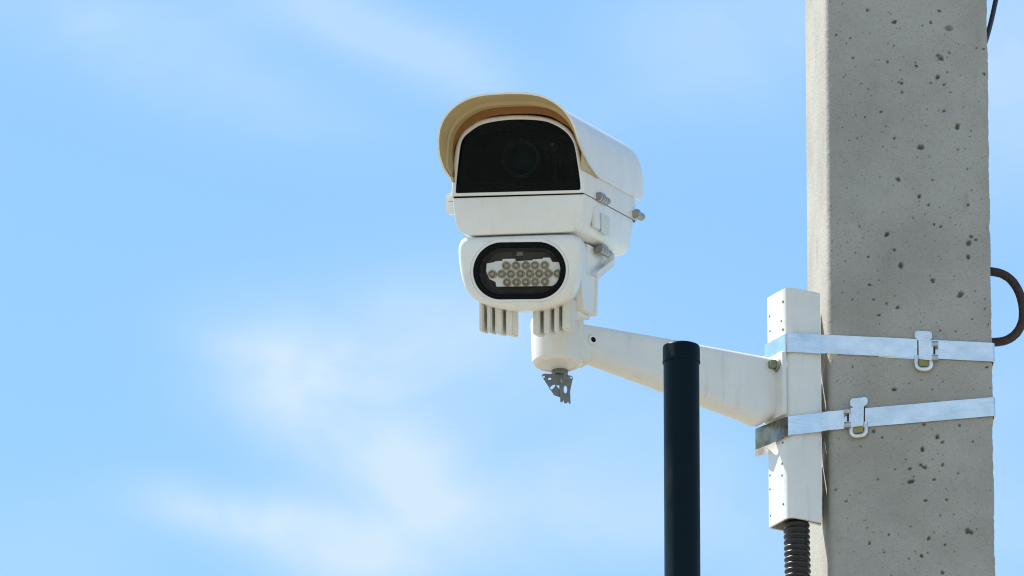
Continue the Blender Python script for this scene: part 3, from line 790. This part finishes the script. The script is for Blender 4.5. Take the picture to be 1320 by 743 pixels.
# hinges: barrels lying along the seam
def hinge(px, py, yo, ln, parent=SC):
    x, z = loc(px, py, yo); e = None
    bm = bmesh.new()
    My = Matrix.Translation(hv(x, yo, z)) @ Matrix.Rotation(-math.pi / 2, 4, 'X')
    lathe(bm, [(0.0042, 0), (0.0054, .0010), (0.0054, .008), (0.0040, .009), (0.0040, .012)], My, 28)
    hb = finish(bm, 'hinge', M_steel, parent)
    bm = bmesh.new()
    z_ = .012
    for k in range(3):
        l_ = (ln * MM - .012) / 3
        lathe(bm, [(0.0046, z_ + .001), (0.0052, z_ + .002), (0.0052, z_ + l_ - .002), (0.0046, z_ + l_ - .001)], My, 24); z_ += l_
    finish(bm, 'knuckle', M_steel, hb)
    bm = bmesh.new()
    box(bm, hv(x - 7, yo + 24, z + 1), hv(x - .5, yo + ln - 4, z + 9), .0012)
    finish(bm, 'leaf', M_steel, hb)
hinge(770.4, 253.6, 78, 62); hinge(819.5, 276, 318, 40)
# clasp on the left flank
bm = bmesh.new()
a0 = loc(574.2, 250, 12); a1 = loc(582.6, 276, 12)
loft(bm, [[hv(x, y, z) for x, z in round_poly([(a0[0] + 3.2, a0[1] + .5), (a1[0] + 4, a0[1] + 3), (a1[0] + 4, a0[1] - 9.6), (a0[0], a0[1] - 9.6), (a0[0], a0[1] - 2.4)], 1.0, 3)] for y in (14, 30)])
cl = finish(bm, 'clasp', M_white, SC)
bm = bmesh.new()
loft(bm, [[hv(x, y, z) for x, z in round_poly([(a0[0], a0[1] - 10.3), (a1[0] + 4, a0[1] - 10.3), (a1[0] + 4, a1[1] + .5), (a0[0] + 2, a1[1] + .5), (a0[0] + .4, a1[1] + 3)], 1.0, 3)] for y in (13, 31)])
finish(bm, 'clasp_lever', M_white, cl)

# --- hood
half = [(0, 124.3), (10, 124.2), (19, 123.9), (28, 123.2), (36, 122.1), (44, 120.3), (51, 118), (58, 114.8), (64.5, 111), (70.5, 106.5), (76, 101.2), (81, 95), (85, 88.2), (88, 80.5), (89.8, 72), (90.6, 64), (91, 56), (91, 48), (90.6, 40), (90, 34), (89.4, 30)]
prof = [(-86.5, 18), (-87.8, 24)] + [(-x, z) for x, z in reversed(half)] + half[1:]
def hood_front(z, x):                  # where the front edge of the hood lies, by height on the side
    T = [(18, 40), (21, 0), (25, -18), (34, -42), (48, -62), (60, -68), (76, -71), (90, -73), (125, -77)] if x < -40 else [(30, 78), (35, 40), (40, 12), (46, -8), (54, -28), (64, -48), (76, -62), (90, -70), (104, -74), (125, -77)]
    for (z0, y0), (z1, y1) in zip(T[:-1], T[1:]):
        if z <= z1: return y0 + (y1 - y0) * max(0, (z - z0)) / (z1 - z0)
    return T[-1][1]
def poff(d): return [(x, z) for x, z in offset_open(prof, d)]
def offset_open(pts, d):
    out = []
    for i, p in enumerate(pts):
        a = Vector(pts[max(0, i - 1)]); b = Vector(pts[min(len(pts) - 1, i + 1)]); t = (b - a).normalized()
        nrm = Vector((t.y, -t.x))          # inward for left-to-right over the top
        out.append((p[0] + nrm.x * d, p[1] + nrm.y * d))
    return out
SX = 0.985
def hood_shell(bm, d_out, d_in, y_end, flare, y_start=None, nseg=26, taper_in=None):
    m = len(prof)
    rows_o = []; rows_i = []
    for k in range(nseg + 1):
        f = (k / nseg) ** 1.7
        ro = []; ri = []
        for i, (x, z) in enumerate(prof):
            y0 = hood_front(z, x) if y_start is None else max(y_start, hood_front(z, x) + 10)
            y = y0 + (y_end - y0) * f
            s = min(1, max(0, (y - hood_front(z, x)) / 36.0)); s = s * s * (3 - 2 * s)
            ex = flare * s
            po = poff_cache(d_out + ex)[i]; pi_ = poff_cache((d_in if not taper_in else taper_in + (d_in - taper_in) * max(0, min(1, (z - 62) / 46))) + ex)[i]
            ro.append(bm.verts.new(hv(po[0] * SX, y, po[1] * SX))); ri.append(bm.verts.new(hv(pi_[0] * SX, y + (.0 if k else .6), pi_[1] * SX)))
        rows_o.append(ro); rows_i.append(ri)
    for k in range(nseg):
        for i in range(m - 1):
            bm.faces.new((rows_o[k][i], rows_o[k][i + 1], rows_o[k + 1][i + 1], rows_o[k + 1][i]))
            bm.faces.new((rows_i[k][i + 1], rows_i[k][i], rows_i[k + 1][i], rows_i[k + 1][i + 1]))
        for i in (0, m - 1):
            bm.faces.new((rows_o[k][i], rows_o[k + 1][i], rows_i[k + 1][i], rows_i[k][i]))
    for i in range(m - 1):
        bm.faces.new((rows_o[0][i], rows_o[0][i + 1], rows_i[0][i + 1], rows_i[0][i]))
        bm.faces.new((rows_o[-1][i], rows_o[-1][i + 1], rows_i[-1][i + 1], rows_i[-1][i]))
    return rows_o, rows_i
_pc = {}
def poff_cache(d):
    k = round(d, 2)
    if k not in _pc: _pc[k] = offset_open(prof, k)
    return _pc[k]
bm = bmesh.new()
ro, ri = hood_shell(bm, 0, 2.6, 384, 3.2)
hood = finish(bm, 'hood', M_white, SC, angle=40)
hood.data.materials.append(M_cream)
# inner faces carry the cream colour
inv = set()
for p in hood.data.polygons:
    c = p.center; 
    n_ = p.normal
    rad = Vector((c.x, 0, c.z - 0.055))
    if n_.dot(rad.normalized()) < -0.3: p.material_index = 1
bm = bmesh.new()
hood_shell(bm, 2.75, 8.0, -12, 3.2, -36, 6, 5.0)
finish(bm, 'hood_rib', M_cream, hood, angle=40)
bm = bmesh.new()
hood_shell(bm, 2.75, 16, 340, 3.2, -14, 26, 4.2)
finish(bm, 'hood_liner', M_liner, hood, angle=40)

# --- infrared lamp
il_out = [(600, 306.3), (594.3, 309.6), (590.8, 317), (590.3, 327), (592, 345), (595, 360), (600, 373), (608, 383), (619, 390), (640, 396.5), (668, 400.2), (695, 398.6), (716, 393), (731, 384), (739, 371.5), (743.5, 355), (746.8, 335), (748.3, 320), (746.5, 309.5), (740, 303.8), (728, 301.8), (672, 303.2), (620, 305.2)]
il = resample(smooth_closed([loc(px, py, 6) for px, py in il_out], 5), 120)
icx, icz = loc(669.6, 349.2, 0)
tl = -0.018
def stadium(hw, hh, n=30):
    out = []
    for k in range(n + 1):
        a = -math.pi / 2 + math.pi * k / n; out.append((hw - hh + hh * math.cos(a), hh * math.sin(a)))
    for k in range(n + 1):
        a = math.pi / 2 + math.pi * k / n; out.append((-(hw - hh) + hh * math.cos(a), hh * math.sin(a)))
    return [(icx + x * math.cos(tl) - z * math.sin(tl), icz + x * math.sin(tl) + z * math.cos(tl)) for x, z in out]
NS = 120
st_o = resample(stadium(59.8, 36.3), NS); st_i = resample(stadium(52.6, 29.2), NS)
def align(a, b):                       # rotate b so that the lofted rings do not twist
    best = min(range(len(b)), key=lambda k: sum((Vector(a[i]) - Vector(b[(i + k) % len(b)])).length_squared for i in range(0, len(b), 6)))
    best_r = min(range(len(b)), key=lambda k: sum((Vector(a[i]) - Vector(b[(k - i) % len(b)])).length_squared for i in range(0, len(b), 6)))
    f = [b[(i + best) % len(b)] for i in range(len(b))]; r = [b[(best_r - i) % len(b)] for i in range(len(b))]
    cost = lambda q: sum((Vector(x) - Vector(y)).length_squared for x, y in zip(a, q))
    return f if cost(f) < cost(r) else r
st_o = align(il, st_o); st_i = align(st_o, st_i)
groove = align(il, resample(stadium(63.6, 40.0), NS)); groove2 = align(il, resample(stadium(62.8, 39.2), NS))
bm = bmesh.new()
loft(bm, [ring3(shrink(il, 9), 46), ring3(shrink(il, 1.5), 44), ring3(il, 38), ring3(il, 12), ring3(shrink(il, .6), 8), ring3(shrink(il, 2.2), 4.6), ring3(shrink(il, 4.6), 2.0), ring3(shrink(il, 8.0), 0.5),
          ring3(groove, 0.0), ring3([tuple((Vector(a) + Vector(b)) / 2) for a, b in zip(groove, groove2)], 0.9), ring3(groove2, 0.0), ring3(st_o, 0.0), ring3(st_o, 24)], True, True)
lamp = finish(bm, 'infrared_lamp', M_white, SC, angle=55)
bm = bmesh.new()
loft(bm, [ring3(shrink(st_o, .2), 8), ring3(shrink(st_o, .2), -0.5), ring3(shrink(st_o, .8), -1.0), ring3(shrink(st_i, -.6), -1.0), ring3(st_i, -.4), ring3(st_i, 8), ring3(shrink(st_o, .2), 8)], False, False)
finish(bm, 'lamp_bezel', M_black, lamp, angle=40)
bm = bmesh.new(); loft(bm, [ring3(shrink(st_i, .1), 1.6), ring3(shrink(st_i, .1), 1.0)]); finish(bm, 'lamp_glass', M_lampglass, lamp)
bm = bmesh.new(); loft(bm, [ring3(st_i, 8.2), ring3(shrink(st_i, 4), 19), ring3(shrink(st_i, 5), 19.5)], False, True); finish(bm, 'lamp_reflector', M_boardgrey, lamp)
def pl(px, py, yo): 
    x, z = loc(px, py, yo); return x, z
def slab_px(outline, yo0, yo1, name, mat, parent, rad=0.8):
    o = [loc(x, y, (yo0 + yo1) / 2) for x, y in outline]
    bm = bmesh.new(); loft(bm, [ring3(round_poly(o, rad, 3), yo0), ring3(round_poly(o, rad, 3), yo1)]); return finish(bm, name, mat, parent)
board = slab_px([(627.5, 340), (638, 338.2), (638, 337), (648, 336.6), (648, 334.2), (664.5, 333.8), (664.5, 337), (687, 336), (687, 334.6), (700, 334), (700, 332.6), (709, 332.3), (712, 338), (722, 338), (723, 347), (723.5, 360), (716, 366.5), (712, 369), (640, 369.8), (639, 364), (631, 360), (627, 350)], 6.6, 8.6, 'led_board', M_board, lamp)
slab_px([(632, 326), (660, 318), (661, 334), (636, 337)], 17.6, 19.2, 'heat_plate', M_mark, lamp, 4).data.materials[0] = M_boardgrey
# faint grey mark above the diodes
for o in ([(666, 321.5), (668, 321.2), (668.6, 328.5), (666.8, 328.7)], [(669.3, 320.2), (671.4, 320), (671.2, 328.4), (669.4, 328.5)], [(672.4, 321), (674.3, 320.8), (673.6, 328.2), (671.9, 328.4)], [(665.2, 328.6), (674.8, 328.2), (674.8, 329.4), (665.2, 329.8)]):
    slab_px(o, 17.0, 19.2, 'grey_mark', M_mark, lamp, .2)
for row, xs in ((342.5, (652, 664.5, 677, 689, 701.5)), (353.2, (634, 646, 658, 670.3, 682.5, 694.5, 706.3, 718.2)), (363.8, (653, 665, 677.2, 689.2, 701.8))):
    for px in xs:
        x, z = loc(px + .6, row - (px - 670) * .012, 5)
        bm = bmesh.new()
        lathe(bm, [(0.0049, -.0072), (0.0053, -.004), (0.0055, 0), (0.0052, .0006), (0.0046, .0007), (0.0040, .0001), (0.0030, .0014), (0.0016, .0021), (0.0003, .0023)], Matrix.Translation(hv(x, 4.2, z)) @ Matrix.Rotation(math.pi / 2, 4, 'X'), 22)
        finish(bm, 'led', M_led, lamp, angle=50)
for px, py in ((632, 343), (711, 335.6), (717.5, 364.5)):
    x, z = loc(px, py, 15); bm = bmesh.new()
    lathe(bm, [(0.0040, -.002), (0.0040, .0012), (0.0028, .0014), (.0024, -.001)], Matrix.Translation(hv(x, 15, z)) @ Matrix.Rotation(math.pi / 2, 4, 'X'), 18); finish(bm, 'lamp_screw', M_lensmetal, lamp)

# --- cooling fins below the lamp
def fin_block(ribs, back, ytop, name_lo, y0, y1):
    bm = bmesh.new()
    def bar(xa, xb, ya, yb, front, rear):
        p = [loc(xa, ytop, front), loc(xb, ytop, front), loc(xb, yb, front), loc(xa, ya, front)]
        loft(bm, [ring3(p, front), ring3(p, rear)])
    for xa, xb, ya, yb in ribs: bar(xa, xb, ya, yb, y0, y1)
    xa, xb, ya, yb = back
    bar(xa, xb, ya, yb, y1 - 12, y1 - 1)
    bmesh.ops.bevel(bm, geom=[e for e in bm.edges if e.calc_length() > .01], offset=.0014, segments=2, affect='EDGES')
    return finish(bm, 'heat_sink', M_fin, lamp, angle=30)
fin_block([(617.6, 623, 427.0, 427.5), (627.7, 633.6, 427.9, 428.9), (638, 647.4, 429.6, 430.6), (652, 661.6, 431.4, 432.0)], (620, 661.4, 426.5, 431), 384, 0, 30, 64)
fin_block([(687, 695.8, 431.6, 431.2), (700.6, 709.2, 430.2, 429), (714.2, 720.2, 428.0, 427), (724.6, 737.0, 425.6, 423.6)], (689, 735, 431, 424.5), 384, 0, 30, 64)

# --- yoke between joint, lamp and housing
bm = bmesh.new()
web = [(60, -140), (48, -112), (50, -72), (90, -58), (254, -46), (260, -56), (254, -64), (146, -88), (140, -130), (132, -140)]
def ext_yz(bm, poly, x0, x1):
    loft(bm, [[hv(x, y, z) for y, z in poly] for x in (x0, x1)])
ext_yz(bm, round_poly(web, 4, 3), 60, 65)
yoke = finish(bm, 'yoke', M_white, SC, angle=35)
bm = bmesh.new()
ext_yz(bm, round_poly([(262, -50), (257, -66), (150, -94), (144, -136), (136, -143), (130, -138), (136, -128), (141, -86), (252, -58), (255, -50)], 1.2, 2), 60.2, 73)
finish(bm, 'yoke_rim', M_white, yoke, angle=35)
bm = bmesh.new()
ext_yz(bm, round_poly([(64, -140), (50, -112), (52, -76), (64, -74), (78, -94), (143, -92), (143, -126), (128, -141)], [12, 4, 3, 3, 6, 4, 10, 10], 4), 58, 71)
finish(bm, 'yoke_flange', M_white, yoke, angle=35)
bm = bmesh.new()
box(bm, hv(6, 70, -146), hv(62, 150, -139), .002)
finish(bm, 'yoke_base', M_white, yoke)
bm = bmesh.new()
lathe(bm, [(.024, -.147), (.024, -.098)], Matrix.Translation(hv(30, 120, 0)), 32)
finish(bm, 'pivot_post', M_white, yoke)
bm = bmesh.new()
box(bm, hv(30, 120, -78), hv(66, 225, -50), .004)
finish(bm, 'tilt_block', M_white, yoke)
hinge(772.4, 321.3, 150, 66, yoke)

# ------------------------------------------------------------------ black post in front
PY = Y0 - 0.55
pt_ = at(878.2, 445.5, PY)
post = empty('black_post', 'slim black steel post with a flat cap standing before the white arm', 'post', (pt_.x, PY, 0))
rs = (PY * math.cos(PITCH) + (pt_.z - 1.6) * math.sin(PITCH)) / FPX
R0 = 23.1 * rs
bm = bmesh.new()
lathe(bm, [(R0, -0.2), (R0, pt_.z - 0.024)], None, 64); finish(bm, 'tube', M_post, post)
bm = bmesh.new()
zt_ = pt_.z - .0012
lathe(bm, [(R0 * 1.012, zt_ - .0232), (R0 * 1.052, zt_ - .0225), (R0 * 1.058, zt_ - .0205), (R0 * 1.042, zt_ - .019), (R0 * 1.042, zt_ - .0035), (R0 * 1.02, zt_ - .0008), (R0 * .95, zt_)], None, 64)
finish(bm, 'cap', M_post, post, angle=60)

# ------------------------------------------------------------------ corrugated conduit
cb = K + u2 * 0.024 - n2 * 0.022
cdx = at(1026.8, 690, K.y + .034)
cond = empty('corrugated_conduit', 'black corrugated cable conduit leaving the bottom of the white channel', 'conduit', (cdx.x, cdx.y, 0))
bm = bmesh.new()
rings = []
zz = zb + 0.05
pitch = 0.0078; k = 0
prof_c = [(0, .0140), (.18, .0142), (.30, .0164), (.42, .0170), (.62, .0170), (.74, .0164), (.86, .0142)]
while zz > zb - 0.45:
    for f, r in prof_c:
        z_ = zz - f * pitch
        s = (zb - z_)
        x_ = 0.0010 * math.sin(s * 14) + .012 * max(0, s) * .3; y_ = -0.002 * math.sin(s * 9)
        rings.append([Vector((x_ + r * math.cos(2 * math.pi * i / 28), y_ + r * math.sin(2 * math.pi * i / 28), z_)) for i in range(28)])
    zz -= pitch
for z_ in (zz, 0.0):
    rings.append([Vector((rings[-1][0].x - .0140 * 1 if False else x_ + .0155 * math.cos(2 * math.pi * i / 28), y_ + .0155 * math.sin(2 * math.pi * i / 28), z_)) for i in range(28)])
loft(bm, rings)
finish(bm, 'hose', M_conduit, cond, angle=60)

# ------------------------------------------------------------------ cable on the far side of the pole
cab_o = at(1278, 20, Y0 + .13)
cab = empty('cable', 'thin dark blue cable curving behind the top right edge of the pole', 'cable', cab_o)
bm = bmesh.new()
pts = [at(x, y, Y0 + .13) - cab_o for x, y in ((1262, -420), (1292, -330), (1308, -210), (1300, -90), (1288.5, -22), (1283.3, 2), (1279, 22), (1274.5, 40), (1269, 58), (1258, 90), (1240, 130))]
tube(bm, catmull(pts, 10), 0.0033, 14)
finish(bm, 'sheath', M_cable, cab)
